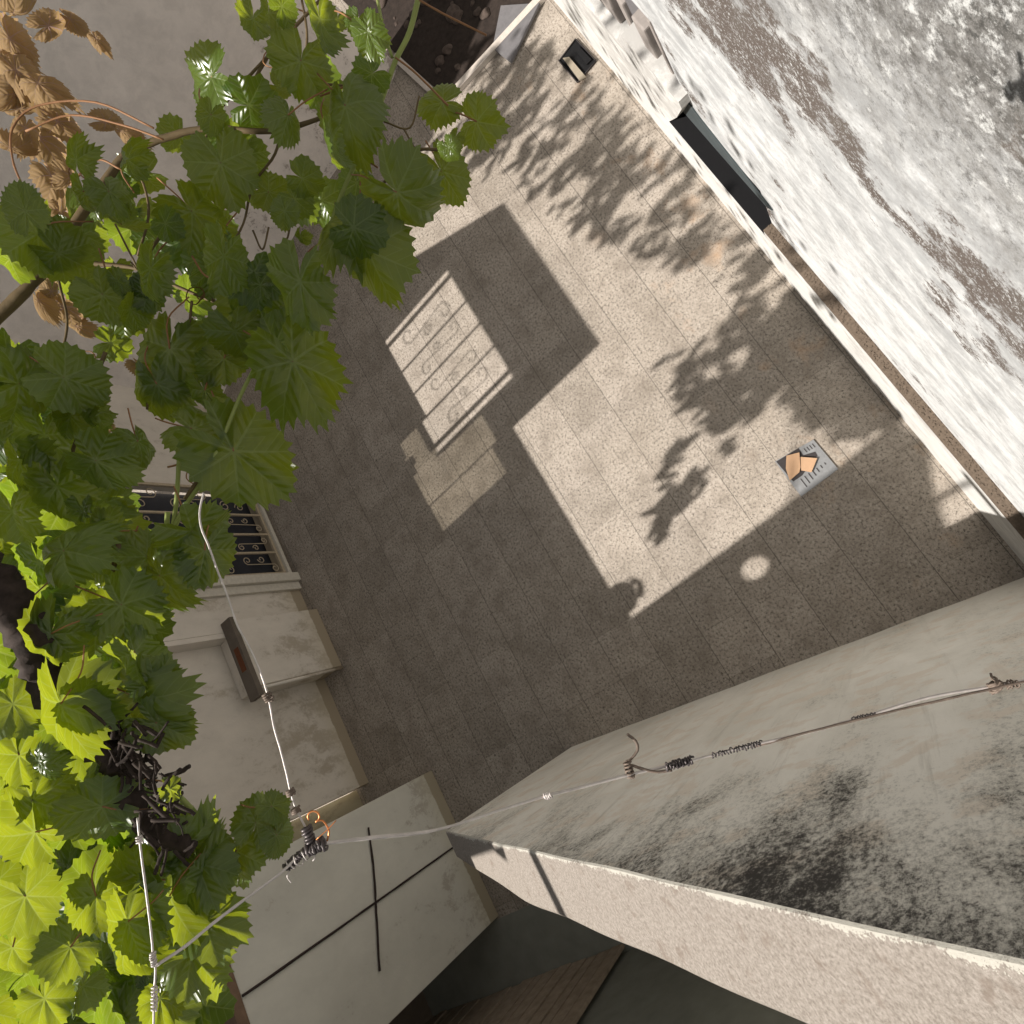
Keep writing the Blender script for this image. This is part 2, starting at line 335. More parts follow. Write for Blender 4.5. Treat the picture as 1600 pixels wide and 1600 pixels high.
for x0, x1, z0, z1, y1 in ((2.82, 2.86, 1.43, 1.95, -.61), (2.98, 3.12, 1.43, 1.75, -.60), (3.36, 3.44, 1.285, 1.6, -.63), (3.55, 3.82, 1.285, 1.72, -.61), (4.05, 4.12, 1.285, 1.5, -.60), (4.3, 4.36, 1.285, 1.8, -.60), (4.9, 5.0, 1.285, 1.5, -.62), (5.5, 5.62, 1.285, 1.7, -.64)):
    b2 = NB(); box(b2, (x0, -.695, z0), (x1, y1, z1), .012); obj('mortar_lump', b2, M['pale_block'], rw)
bm.free()

# --- far wall (slightly oblique, curved in plan)
base = [(5.2, 5.3), (5.45, 4.75), (5.95, 3.6), (6.2, 2.6), (6.33, 1.4), (6.5, .95)]
bm = NB()
pl = spline([(x, y, 0) for x, y in base], 6)
ring = []
for i, p in enumerate(pl):
    d = (pl[min(i + 1, len(pl) - 1)] - pl[max(i - 1, 0)]).normalized(); nrm = Vector((-d.y, d.x, 0)) * .3
    if nrm.x < 0: nrm = -nrm
    ring.append((p, p + nrm))
for i in range(len(ring) - 1):
    a, b_ = ring[i]; c, d = ring[i + 1]
    v = [bm.verts.new(q) for q in (a, c, d, b_)]; v2 = [bm.verts.new(q + Vector((0, 0, 4.2))) for q in (a, c, d, b_)]
    for k in range(4): bm.faces.new((v[k], v[(k + 1) % 4], v2[(k + 1) % 4], v2[k]))
    bm.faces.new(v2)
bmesh.ops.remove_doubles(bm, verts=bm.verts, dist=.0005)
fw = obj('grey_wall', bm, M['far']); tag(fw, 'plain grey rendered wall at the far end behind the vine leaves', 'wall')

# --- left house facade
def pts_y(Y, lst): return [Vector((x, Y, z)) for x, z in lst]
h1 = empty('house_front', (3.5, 5.12, 0), 'cream rendered house front with scrolled iron window grille and brown skirting', 'house')
WX0, WX1, WZ0, WZ1 = 2.80, 3.97, .10, 1.95            # grille window low in the wall
AX0, AX1, AZ0, AZ1 = 2.60, 3.98, 2.46, 3.56           # window opening in the raised wall
SHX = .07
bm = NB()
def wallgrid(bm, xs, zs, holes, y0, y1, topf):
    """thick wall from cells; cells in holes are left open"""
    for i in range(len(xs) - 1):
        for j in range(len(zs) - 1):
            a, b_, c, d = xs[i], xs[i + 1], zs[j], zs[j + 1]
            mx, mz = (a + b_) / 2, (c + d) / 2
            if any(h[0] < mx < h[1] and h[2] < mz < h[3] for h in holes): continue
            if mz > topf(mx): continue
            for fx, pts in ((y0, ((a, c), (b_, c), (b_, d), (a, d))), (y1, ((a, c), (a, d), (b_, d), (b_, c)))):
                bm.faces.new([bm.verts.new((x, fx, z)) for x, z in pts])
    # side faces between solid and open
    solid = {}
    for i in range(len(xs) - 1):
        for j in range(len(zs) - 1):
            mx, mz = (xs[i] + xs[i + 1]) / 2, (zs[j] + zs[j + 1]) / 2
            solid[i, j] = not (any(h[0] < mx < h[1] and h[2] < mz < h[3] for h in holes) or mz > topf(mx))
    for (i, j), s in solid.items():
        if not s: continue
        a, b_, c, d = xs[i], xs[i + 1], zs[j], zs[j + 1]
        for di, dj, q in ((-1, 0, ((a, c), (a, d))), (1, 0, ((b_, c), (b_, d))), (0, -1, ((a, c), (b_, c))), (0, 1, ((a, d), (b_, d)))):
            if not solid.get((i + di, j + dj), False):
                (xa, za), (xb, zb) = q
                bm.faces.new([bm.verts.new(v) for v in ((xa, y0, za), (xb, y0, zb), (xb, y1, zb), (xa, y1, za))])
    bmesh.ops.remove_doubles(bm, verts=bm.verts, dist=.0001)
XR0, XR1 = 2.12, 4.0
def top1(x):
    if x < XR0: return 3.18
    if x < XR1: return 4.27
    return 2.75
PX0, PX1 = 1.93, 2.56       # added pane, dims the sun to make the faint floor patch
wallgrid(bm, sorted({2.23, XR0 + .12, XR1, 5.3, WX0, WX1, AX0, AX1, 2.98, PX1}), sorted({0, WZ0, WZ1, 2.0, AZ0, AZ1, 2.75, 3.10, 3.18, 4.27}),
         [(WX0, WX1, WZ0, WZ1), (AX0, AX1, AZ0, AZ1), (PX1 - .33, PX1 - .001, 2.0, 3.10), (PX1 - .33, 2.98, 2.0, AZ0)], 5.12, 5.24, top1)
prism(bm, [Vector((3.9801, 5.122, 2.7)), Vector((4.0, 5.122, 4.27)), Vector((4.5, 5.122, 2.98)), Vector((5.299, 5.122, 2.9)), Vector((5.299, 5.122, 2.7))], (0, .116, 0))
obj('wall', bm, M['facade'], h1)
bm = NB()
box(bm, (WX0 - .06, 5.06, WZ0 - .045), (WX1 + .05, 5.119, WZ0 - .003), .004)
box(bm, (WX0 - .10, 5.03, 0.002), (WX0 - .003, 5.118, 2.02), .004)     # pale jamb moulding (the two-step sill seen from above)
box(bm, (WX0 - .19, 5.075, 0.002), (WX0 - .102, 5.117, 2.02), .004)
obj('window_surround', bm, M['sill'], h1)
bm = NB(); box(bm, (WX0 + .001, 5.28, 0), (WX1 - .001, 5.3, 2.2)); obj('dark_room_sheet', bm, plain('room_darkness', (.035, .037, .045), .7, var=.5, scale=6), h1)  # dark sheet stands in for the unlit room behind the grille
# grille
def scroll(c, r, turns, start, hand, ax=(1, 0, 0), az=(0, 0, 1), n=18):
    ax = Vector(ax); az = Vector(az); out = []
    for i in range(n + 1):
        t = i / n; a = start + hand * t * turns * 2 * math.pi; rr = r * (1 - .72 * t)
        out.append(Vector(c) + ax * math.cos(a) * rr + az * math.sin(a) * rr)
    return out
def grille(parent, X0, X1, Z0, Z1, Y, m, barxs, rb=.009, rs=.0055, frame=.018, extra_z=(), k=1.):
    g_ = obj('grille', frame_bm(X0, X1, Z0, Z1, Y, frame), m, parent)
    for x in barxs:
        b2 = NB(); box(b2, (x - rb, Y - rb, Z0 + .01), (x + rb, Y + rb, Z1 - .01)); obj('bar', b2, m, g_)
    xs = [X0] + list(barxs) + [X1]
    for z in extra_z:
        for i in range(len(xs) - 1):
            xa, xb = xs[i], xs[i + 1]; mid = (xa + xb) / 2; w_ = (xb - xa)
            s_ = 1 if i % 2 == 0 else -1
            b2 = NB()
            # S-shaped scroll with curled ends
            up = scroll((mid + s_ * w_ * .18, Y, z + .16 * k), w_ * .17 * k, 1.2 / k, math.pi if s_ > 0 else 0, -s_)[::-1]
            dn = scroll((mid - s_ * w_ * .18, Y, z - .16 * k), w_ * .17 * k, 1.2 / k, 0 if s_ > 0 else math.pi, -s_)
            tube(b2, spline(up + [Vector((mid, Y, z))] + dn, 2), rs, 5)
            c2 = scroll((mid + w_ * .22 * s_, Y, z - .02), w_ * .16, 1.15, math.pi / 2, s_)
            tube(b2, c2, rs, 5)
            obj('scroll', b2, m, g_, recalc=True)
    return g_
def frame_bm(X0, X1, Z0, Z1, Y, f):
    b2 = NB()
    box(b2, (X0, Y - f / 2, Z0), (X0 + f, Y + f / 2, Z1)); box(b2, (X1 - f, Y - f / 2, Z0), (X1, Y + f / 2, Z1))
    box(b2, (X0 + f, Y - f / 2, Z0), (X1 - f, Y + f / 2, Z0 + f)); box(b2, (X0 + f, Y - f / 2, Z1 - f), (X1 - f, Y + f / 2, Z1))
    return b2
grille(h1, WX0 + .01, WX1 - .01, WZ0 + .01, WZ1 - .01, 5.10, M['iron'], [3.10, 3.34, 3.60], rb=.011, frame=.03, extra_z=(.38, .95, 1.5))
g2 = grille(h1, AX0 + .05, AX1 - .05, AZ0 - .08, AZ1 + .08, 5.18, M['iron_dark'], [2.98, 3.27, 3.56], rb=.011, rs=.0052, frame=.045, extra_z=(3.02,), k=1.45)
bm = NB(); box(bm, (2.24, 5.19, 2.001), (2.975, 5.2, 2.445)); box(bm, (2.24, 5.19, 2.446), (2.555, 5.2, 3.098)); obj('dim_light_pane', bm, M['glass'], h1)

h2 = empty('low_wing', (1.3, 5.3, 0), 'plain cream wall wing with brown skirting left of the stair parapet', 'house wing')
bm = NB()
wallgrid(bm, [.42, 1.92, 2.22, 2.228], [0, 2.19, 3.2, 3.37], [(1.92, 2.22, 2.19, 3.2)], 5.3, 5.42, lambda x: 9)
box(bm, (2.18, 5.125, 0.001), (2.229, 5.299, 1.95))
obj('wall', bm, M['facade'], h2)
bm = NB(); box(bm, (-.3, 5.5, 0), (.419, 5.7, 3.6)); obj('olive_return', bm, M['facade_dark'], h2)
# protruding box in front of the wall
bm = NB(); box(bm, (1.921, 5.35, 2.191), (2.219, 5.356, 3.199)); obj('dim_light_pane', bm, M['glass'], h2)  # second added pane, widens the dim light patch on the floor
mb = empty('utility_box', (1.95, 5.0, 0), 'low cream masonry box with dirty grey rust-stained top against the house wall', 'masonry box')
bm = NB(); box(bm, (1.60, 4.99, 0.001), (2.30, 5.298, 1.06), .012); obj('box_body', bm, M['facade'], mb)
bm = NB(); box(bm, (1.50, 4.97, 1.062), (2.32, 5.118, 1.12), .006); obj('capping', bm, M['strip'], mb)
bm = NB(); box(bm, (1.78, 5.0, 1.121), (2.02, 5.07, 1.124), .001); obj('rust_patch', bm, M['rust'], mb)
bm = NB(); tube(bm, [(1.575, 4.985, .02), (1.572, 4.985, 1.05)], .016, 8); obj('drain_pipe', bm, M['facade'], mb, True)

# --- grey slab block with cables
h3 = empty('grey_outbuilding', (-.5, 4.48, 0), 'pale grey rendered outbuilding wall crossed by two dark cables', 'outbuilding')
bm = NB(); box(bm, (-1.19, 4.48, 0.002), (.205, 5.49, 2.44), .008); obj('wall', bm, M['slab'], h3)
bm = NB(); box(bm, (-1.21, 4.47, 2.445), (.22, 5.45, 2.52), .006); obj('coping', bm, plain('brown_brick_coping', (.20, .13, .085), .9, var=.4, scale=20), h3)
cb = [((-.485, 4.465, .0), (-.48, 4.465, 1.2), (-.47, 4.465, 2.44)), ((.03, 4.462, 1.02), (-.28, 4.462, 1.14), (-.58, 4.462, 1.29), (-.88, 4.462, 1.44))]
for c, l in zip(cb, ('dark vertical cable running the full height of the grey outbuilding wall', 'short slanting dark cable on the grey outbuilding wall, crossing the vertical one')):
    bm = NB(); tube(bm, spline(c, 8), .0085, 6, .25); tag(obj('cable', bm, M['cable'], None, True), l, 'cable', 'cables on the grey wall')
# upper house body (behind, gives the long shade)
h4 = empty('upper_house', (-1, 6, 0), 'dark upper storey of the house behind the vine, with a greenish window', 'house')
prof = [(-6, 0), (.77, 0), (.77, 5.14), (.66, 5.55), (.50, 5.86), (.28, 6.3), (.13, 6.20), (.02, 6.02), (-.02, 6.1), (-.12, 6.12), (-.2, 6.0), (-.26, 5.93), (-.6, 5.94), (-.62, 6.2), (-6, 6.2)]
def shade_top():
    """silhouette of the tall wall from the outline of its shadow on the floor"""
    fl_pts = [(975, 975), (1060, 930), (1150, 860), (1262, 778), (1330, 715), (1402, 658), (1450, 690), (1462, 770), (1483, 832), (1500, 822), (1541, 812)]
    Y = 5.72; out = []
    for x, y in fl_pts:
        p = floor_pt(x, y); out.append((p.x - SHX * (Y - p.y), (Y - p.y)))
    return out
sil = shade_top()
zt_ = sil[-1][1] + .05
prof = [(sil[0][0], 0)] + sil + [(-.595, zt_), (-.595, 0)]
bm = NB(); prism(bm, [Vector((x, 5.72, z)) for x, z in prof], (0, .06, 0)); bmesh.ops.triangulate(bm, faces=bm.faces)
box(bm, (-6, 5.72, 0), (-.6, 5.78, 5.16)); box(bm, (-6, 5.72, 5.16), (-.72, 5.78, zt_)); box(bm, (-.72, 5.72, 5.34), (-.6, 5.78, zt_))  # gap left between boxes to put a sliver of sun on the parapet
hw = obj('wall', bm, plain('dark_brown_render', (.16, .13, .10), .9), h4)  # plain dark brown render
bm = NB(); bmesh.ops.create_cone(bm, cap_ends=True, segments=14, radius1=.075, radius2=.075, depth=.8, matrix=Matrix.Translation((-.075, 5.74, 4.89)) @ SUNV.to_track_quat('Z', 'Y').to_matrix().to_4x4())  # round hole added to put a sun spot on the floor
cut = obj('cut', bm, M['black']); bo = hw.modifiers.new('hole', 'BOOLEAN'); bo.operation = 'DIFFERENCE'; bo.object = cut; bo.solver = 'EXACT'
bpy.context.view_layer.update(); ev = hw.evaluated_get(bpy.context.evaluated_depsgraph_get()); nm = D.meshes.new_from_object(ev)
if len(nm.polygons) > 6: hw.data = nm
hw.modifiers.clear(); D.objects.remove(cut)
bm = NB(); box(bm, (-.95, 5.66, 2.7), (.1, 5.715, 3.9), .01); obj('window', bm, plain('greenish_window_glass', (.03, .045, .04), .25, spec=.6), h4)
bm = NB(); tube(bm, [(-1.6, 5.8, 6.93), (-.35, 5.8, 6.93)], .045, 8); tube(bm, [(-1.6, 5.8, 6.1), (-1.6, 5.8, 6.93)], .04, 8); tube(bm, [(-.4, 5.8, 6.1), (-.42, 5.8, 6.93)], .02, 8)
obj('shadow_rail', bm, M['iron_dark'], h4, True)  # unseen rail added to lay a shadow stripe across the parapet top
# --- dark passage beyond: board fence and green-grey wall
bf = empty('board_fence', (-1.75, 4.5, 0), 'old dark vertical board fence in deep shade beyond the outbuilding corner', 'fence')
y = 3.42; i = 0
while y < 7.2:
    wd = random.uniform(.10, .17); bm = NB()
    box(bm, (-1.78 + random.uniform(-.012, .012), y, .01), (-1.745 + random.uniform(-.006, .012), y + wd - .016, 2.6 + random.uniform(-.1, .1)), .003)
    obj('board', bm, M['wood'], bf); y += wd
bm = NB(); box(bm, (-1.95, -1, 0.005), (-1.80, 8, 3.2)); pw = obj('passage_wall', bm, M['passage']); tag(pw, 'dark green-grey wall of the passage under the stair, in shade', 'wall')

# --- stair parapet
pp = empty('stair_parapet', (-.4, 1.2, 0), 'sloping stair parapet, mouldy cream inside with sunlit coarse plaster top', 'parapet')
def rim(y): return 4.246 - .8 * y
def inx(y): return -.222 + (y - 3.0) * (.41 / 3.49)
bm = NB(); bt = NB(); bc = NB()
N = 60; ys = [2.99 - (2.99 + .62) * i / N for i in range(N + 1)]
rows = []
for y in ys:
    x = inx(y) + mnoise.noise(Vector((y * 3, 0, 0))) * .004; zt = rim(y) + mnoise.noise(Vector((y * 2.2, 5, 0))) * .009
    th = (.275 if y < 2.1 else .275 - .10 * (y - 2.1) / .9) + mnoise.noise(Vector((y * 2.7, 9, 0))) * .006
    rows.append([Vector((x + .0, y, 0)), Vector((x, y, zt - .012)), Vector((x - .004, y, zt - .003)), Vector((x - .012, y, zt)), Vector((x - th + .02, y, zt)), Vector((x - th, y, zt - .02)), Vector((x - th, y, 0))])
def strip(b, i0, i1):
    vv = [[b.verts.new(r[k]) for k in range(i0, i1 + 1)] for r in rows]
    for i in range(len(vv) - 1):
        for k in range(i1 - i0):
            b.faces.new((vv[i][k], vv[i][k + 1], vv[i + 1][k + 1], vv[i + 1][k]))
    return vv
v1 = strip(bm, 0, 1); strip(bt, 1, 5)
# end face and outer side
e = rows[0]; bm.faces.new([bm.verts.new(q) for q in (e[0], e[1], e[3], e[4], e[5], e[6])])
strip(bm, 5, 6)
# chipped edge band with broken outline
wall_in = obj('rendered_side', bm, M['par_side'], pp, recalc=True)
obj('plaster_top', bt, M['par_top'], pp); bc.free()

# ================================================================== SMALL THINGS ON THE FLOOR
gr = empty('floor_drain', (.70, .14, 0), 'galvanised floor drain cover with slots and a broken hole, half in sun', 'drain')
A = [floor_pt(*q, z=.006) for q in ((1211, 721), (1271, 687), (1310, 733), (1252, 776))]
def dr(u, v, z=0): return A[0] * (1 - u) * (1 - v) + A[1] * (1 - u) * v + A[2] * u * v + A[3] * u * (1 - v) + Vector((0, 0, z))   # u toward camera, v toward wall
bm = NB(); prism(bm, [dr(0, 0), dr(0, 1), dr(1, 1), dr(1, 0)], (0, 0, .006)); obj('cover_plate', bm, M['zinc'], gr)
bm = NB(); holep = [(.02, .02), (.0, .62), (.22, .60), (.30, .86), (.42, .84), (.50, .60), (.62, .30), (.62, .06)]
prism(bm, [dr(u, v, .0075) for u, v in holep], (0, 0, .001)); obj('broken_hole', bm, M['slot'], gr)
for i in range(7):
    v = .22 + i * .105; bm = NB(); prism(bm, [dr(.66, v, .0075), dr(.66, v + .022, .0075), dr(.9 - .03 * i, v + .022, .0075), dr(.9 - .03 * i, v, .0075)], (0, 0, .0008)); obj('slot', bm, M['slot'], gr)
for i in range(4):
    v = .70 + i * .07; bm = NB(); prism(bm, [dr(.08, v, .0075), dr(.08, v + .02, .0075), dr(.2, v + .02, .0075), dr(.2, v, .0075)], (0, 0, .0008)); obj('slot', bm, M['slot'], gr)
pcs = [([(1229, 712), (1249, 707), (1251, 730), (1249, 738), (1234, 751), (1228, 732)], 'tan board scrap with a folded corner, the left of two over the drain'),
       ([(1251, 714), (1277, 716), (1268, 738), (1252, 735)], 'tan four-sided board scrap, the right of two over the drain')]
for i, (q, l) in enumerate(pcs):
    bm = NB(); prism(bm, [floor_pt(x, y, .022 + .004 * i) for x, y in q], (0, 0, .007))
    tag(obj('board_scrap', bm, M['cardboard']), l, 'scrap', 'board scraps on the drain')
ch = empty('wall_gutter', (4.93, -.4, 0), 'black square gutter opening at the foot of the white wall with a loose slat', 'gutter')
B = [floor_pt(*q, z=.006) for q in ((900, 62), (932, 96), (903, 130), (874, 96))]
bm = NB(); prism(bm, B, (0, 0, .002)); obj('opening', bm, M['black'], ch)  # flat black sheet paints the pit's darkness on the floor
bm = NB()
for a, b_ in ((0, 1), (1, 2), (2, 3), (3, 0)):
    tube(bm, [B[a] + Vector((0, 0, .01)), B[b_] + Vector((0, 0, .01))], .006, 4)
obj('rim', bm, M['slot'], ch)
bm = NB(); q = [floor_pt(*z_, z=.02) for z_ in ((880, 92), (890, 90), (917, 122), (906, 127))]; prism(bm, q, (0, 0, .012)); obj('slat', bm, plain('weathered_slat', (.30, .26, .20), .9, scale=50), ch)
bm = NB(); q = [floor_pt(*z_, z=.018) for z_ in ((899, 78), (906, 74), (925, 94), (917, 102))]; prism(bm, q, (0, 0, .012)); obj('grating', bm, M['black'], ch)

# planting bed at the far end
pb = empty('planting_bed', (6, .1, 0), 'dark soil bed with rubble and a pale kerb at the far end beneath the vine', 'planting bed')
c0 = floor_pt(700, 160); c1 = floor_pt(852, -4); c2 = floor_pt(620, 92)
bm = NB(); prism(bm, [c0 + Vector((.03, -.02, .012)), c1 + Vector((.03, 0, .012)), Vector((9, -.50, .012)), Vector((9, 1.2, .012)), Vector((6.62, .9, .012))], (0, 0, .006))
obj('soil', bm, M['soil'], pb)
bm = NB()
def bar(bm, a, b_, w_, h_, z0=0.004):
    d = (b_ - a); d.z = 0; d.normalize(); n = Vector((-d.y, d.x, 0)) * w_ / 2
    a = Vector((a.x, a.y, z0)); b_ = Vector((b_.x, b_.y, z0)); prism(bm, [a + n, b_ + n, b_ - n, a - n], (0, 0, h_))
bar(bm, c0, c1, .07, .05); bar(bm, c0 + Vector((.03, .03, 0)), c2, .07, .048)
obj('kerb', bm, M['kerb'], pb)
for i in range(60):
    p = Vector((random.uniform(5.8, 7.6), random.uniform(-.42, .75), .02)); s = random.uniform(.02, .14) * random.choice((.5, .6, 1))
    if p.x < 5.75 + .0: continue
    bm = NB(); bmesh.ops.create_icosphere(bm, subdivisions=3, radius=s)
    for v in bm.verts:
        v.co = v.co * (1 + .45 * mnoise.noise(v.co * 9 / (s * 10) + Vector((i, 0, 0)))); v.co.z *= .6; v.co += p
    o = obj('stone', bm, M['rock'], pb)
bm = NB(); prism(bm, [floor_pt(*q, z=.02) for q in ((772, 78), (785, 12), (845, 8), (800, 100))], (0, 0, .03)); obj('concrete_slab', bm, M['grey_block'], pb)
bm = NB(); box(bm, (9, -1, 0), (9.3, 3, 5)); tag(obj('end_wall', bm, M['wallback']), 'rough dark wall closing the yard behind the planting bed', 'wall')

# ================================================================== LEAVES
def leaf_outline(n=120, lob=.16, ser=.05, seed=0):
    rnd = random.Random(seed); out = []; teeth = [rnd.uniform(.6, 1.4) for _ in range(n)]
    k5 = [(0, 1.), (54, .93), (-54, .93), (108, .78), (-108, .78)]; k5 = [(a + rnd.uniform(-4, 4), r * rnd.uniform(.94, 1.05)) for a, r in k5]
    for i in range(n):
        a = -math.pi + 2 * math.pi * (i + .5) / n; dg = math.degrees(a); d = abs(dg)
        best = 0
        for ka, kr in k5:
            q = abs(dg - ka) / 30.
            best = max(best, kr * (1 - lob * min(1.15, q) ** 1.15))
        r = best if d < 128 else best * .5 + .36 + .0 * d
        if d > 150: r *= 1 - .80 * ((d - 150) / 30) ** 1.3
        t = i % 4; r *= 1 + ser * teeth[i // 4] * (1.25, .25, -.75, -.35)[t]
        out.append((a, r))
    return out
def leaf_mesh(name, m, seed, cup=.25, wave=.08, fold=.12, curl=0., n=120, rings=7, elong=1.):
    rnd = random.Random(seed); bm = NB(); uvl = bm.loops.layers.uv.new('leaf')
    ol = leaf_outline(n, rnd.uniform(.07, .17), rnd.uniform(.045, .07), seed); asy = rnd.uniform(-.35, .35); p1, p2 = rnd.uniform(0, 6), rnd.uniform(0, 6)
    def shape(x, y):
        r = math.hypot(x, y); a = math.atan2(y, x)
        d = ((math.degrees(a) / 50 + .5) % 1 - .5) * 50; va = abs(math.radians(d)) * r
        z = -cup * r * r * .5 + fold * va * 1.1 * (1 - .4 * r) + wave * r * r * math.sin(3 * a + p1) + wave * .6 * r * r * r * math.sin(7 * a + p2)
        z += .005 * math.sin(26 * (r - va)) * (r > .1)
        z += abs(y) * asy
        if curl: z += curl * max(0, r - .35) ** 2 * 2.2
        return Vector((x * (1 - .12 * cup * r), y * (1 - .15 * cup * r), z))
    c = bm.verts.new((0, 0, 0)); vs = []; uvs = {c: (0, 0)}
    for j in range(1, rings + 1):
        t = (j / rings); row = []
        for a, r in ol:
            rr = r * t if j == rings else min(r * .985, .9 * r + .06) * t
            x, y = math.cos(a) * rr * elong, math.sin(a) * rr * (1 if elong == 1 else .5)
            v = bm.verts.new(shape(x, y)); uvs[v] = (x, y); row.append(v)
        vs.append(row)
    for k in range(n):
        if k == n - 1: continue            # petiole sinus stays open
        bm.faces.new((c, vs[0][k], vs[0][k + 1]))
        for j in range(rings - 1): bm.faces.new((vs[j][k], vs[j + 1][k], vs[j + 1][k + 1], vs[j][k + 1]))
    for f in bm.faces:
        f.smooth = True
        for l in f.loops: l[uvl].uv = uvs[l.vert]
    me = D.meshes.new(name); bm.to_mesh(me); bm.free(); me.materials.append(m); return me
LM = [leaf_mesh('leaf_blade', M['leaf'], s, cup=random.uniform(.1, .7), wave=random.uniform(.06, .17), fold=random.uniform(.12, .38), curl=(0 if s % 3 else -.45)) for s in range(16)]
LD = [leaf_mesh('dry_leaf_blade', M['dry'], 50 + s, cup=.7, wave=.2, fold=.3, curl=-.5) for s in range(5)]
LS = [leaf_mesh('leaf_small', M['leaf'], 80 + s, cup=.4, wave=.1, fold=.2, n=80, rings=4) for s in range(6)]
LT = [leaf_mesh('long_leaf', M['tree_leaf'], 120 + s, cup=.1, wave=.03, fold=.1, n=24, rings=3, elong=1.) for s in range(3)]
def basis(nrm, tip):
    n = Vector(nrm).normalized(); t = Vector(tip); t = (t - n * t.dot(n)); t = t.normalized() if t.length > 1e-4 else n.orthogonal().normalized()
    return Matrix((t, n.cross(t), n)).transposed()
def merge(name, items, parent=None, mats=None):
    """items: (mesh, location, 3x3, scale) joined into ONE foliage mesh"""
    verts = []; faces = []; uv = []
    for me, loc, R3, s in items:
        o = len(verts)
        for v in me.vertices: verts.append(R3 @ (v.co * s) + loc)
        ul = me.uv_layers['leaf'].data
        for p in me.polygons:
            faces.append([o + i for i in p.vertices]); uv += [ul[l].uv[:] for l in p.loop_indices]
    me = D.meshes.new(name); me.from_pydata([v[:] for v in verts], [], faces); me.update()
    l = me.uv_layers.new(name='leaf'); l.data.foreach_set('uv', [c for q in uv for c in q])
    me.polygons.foreach_set('use_smooth', [True] * len(faces))
    me.materials.append(mats); ob = D.objects.new(name, me); COL.objects.link(ob)
    if parent: ob.parent = parent; ob.matrix_parent_inverse = Matrix.Translation(-Vector(parent.location))
    return ob

vine = empty('grape_vine', (-.3, 1.3, 0), 'leafy grape vine with serrated green leaves, sunlit yellow-green at lower left', 'vine')
def view_n(p): return (EYE - p).normalized()
def imgdir(ang):  # image-plane direction: degrees, 0 = right, 90 = down
    a = math.radians(ang); return WM @ Vector((math.cos(a), math.sin(a), 0))
# key leaves: petiole x, y, radius px, tip angle (0 right, 90 down), depth m, t (-1 back-lit .. +1 front-lit), kind
K = [(458,565,102,62,.50,-.05),(365,705,112,40,.50,-.1),(575,390,100,78,.52,.1),(620,300,84,55,.50,.1),(690,268,60,65,.54,.15),(745,190,50,10,.56,.4),(692,160,46,170,.56,.3),
 (345,255,78,75,.52,0),(450,180,82,110,.50,.15),(540,165,80,80,.50,.1),(575,50,70,70,.54,.45),(470,95,72,95,.50,-.35),(500,30,66,60,.55,-.4),(330,120,72,170,.54,.25),(330,180,50,95,.5,-.5),
 (520,220,78,110,.54,.1),(545,350,84,120,.53,.1),(470,440,90,85,.55,.05),(385,470,80,95,.54,.1),(300,330,84,60,.53,-.05),(350,400,78,110,.55,0),(420,500,76,80,.56,.1),(235,420,70,120,.54,.35),(160,460,80,60,.52,.15),
 (265,545,96,100,.52,.0),(245,600,78,70,.52,.35),(320,610,70,60,.52,-.1),(350,560,70,130,.53,-.3),(300,670,66,10,.51,.1),(60,365,98,150,.50,-.75),(40,330,70,250,.51,-.7),(130,300,62,95,.50,-.6),(120,250,50,260,.50,-.6),
 (170,300,60,60,.5,.1),(190,350,64,10,.52,0),(200,250,58,250,.53,0),(420,300,58,20,.55,-.5),(445,330,40,100,.55,-.7),(30,600,90,0,.46,.15),(100,590,80,10,.46,.1),
 (150,720,90,15,.47,.1),(215,690,60,60,.49,.0),(300,830,84,50,.46,0),(320,860,72,100,.46,-.05),(250,900,82,30,.46,.1),(230,870,72,160,.47,-.85),(170,870,74,100,.47,-.85),(170,830,60,200,.47,-.8),
 (100,860,96,330,.43,.15),(190,945,100,20,.44,.15),(150,975,90,350,.44,.45),(80,990,96,120,.42,-.75),(210,1020,92,20,.43,.15),(240,1060,80,45,.43,.1),(215,1090,96,40,.43,.1),(245,1130,80,30,.43,.05),
 (95,1100,110,110,.40,-.9),(120,1105,86,10,.41,-.8),(30,1180,80,110,.41,-.8),(265,1232,46,20,.41,0),(400,1285,58,290,.46,.0),(425,1260,54,30,.455,.05),(432,1305,48,60,.46,.0),(370,1330,64,70,.46,.05),
 (290,1320,100,20,.44,.1),(310,1350,88,60,.44,.05),(265,1400,92,95,.43,-.85),(225,1370,76,170,.43,-.8),(330,1370,60,330,.44,-.7),(55,1300,96,170,.41,-.85),(50,1250,72,300,.42,-.5),(160,1260,90,170,.42,.1),
 (200,1440,82,110,.40,-1.),(195,1480,70,85,.40,-1.),(320,1440,98,20,.43,.1),(300,1490,96,50,.43,.1),(150,1400,80,100,.42,-.6),(110,1480,74,150,.42,.3),(40,1400,90,60,.41,-.7),(20,1480,80,90,.42,-.5),(60,1190,52,60,.40,.8),
 (70,1560,70,60,.42,-.6),(130,1540,60,100,.43,.7),(250,1560,60,80,.43,-.3),(20,1100,70,60,.41,.3),(20,800,76,80,.45,-.8),(90,760,70,60,.46,-.8),(70,680,70,90,.47,-.8),(110,650,66,120,.48,-.8),(30,720,74,60,.46,-.7),(130,800,60,90,.46,-.8),
 (20,660,60,30,.48,-.5),(150,640,60,170,.49,-.7),(230,460,50,200,.52,.5),(185,440,46,80,.51,.9),(700,230,34,60,.53,-.5),(712,215,30,100,.53,-.5),(395,30,42,100,.56,-.8),(420,20,40,70,.56,-.7),(470,370,22,80,.54,-.8),(440,10,40,330,.55,.1)]
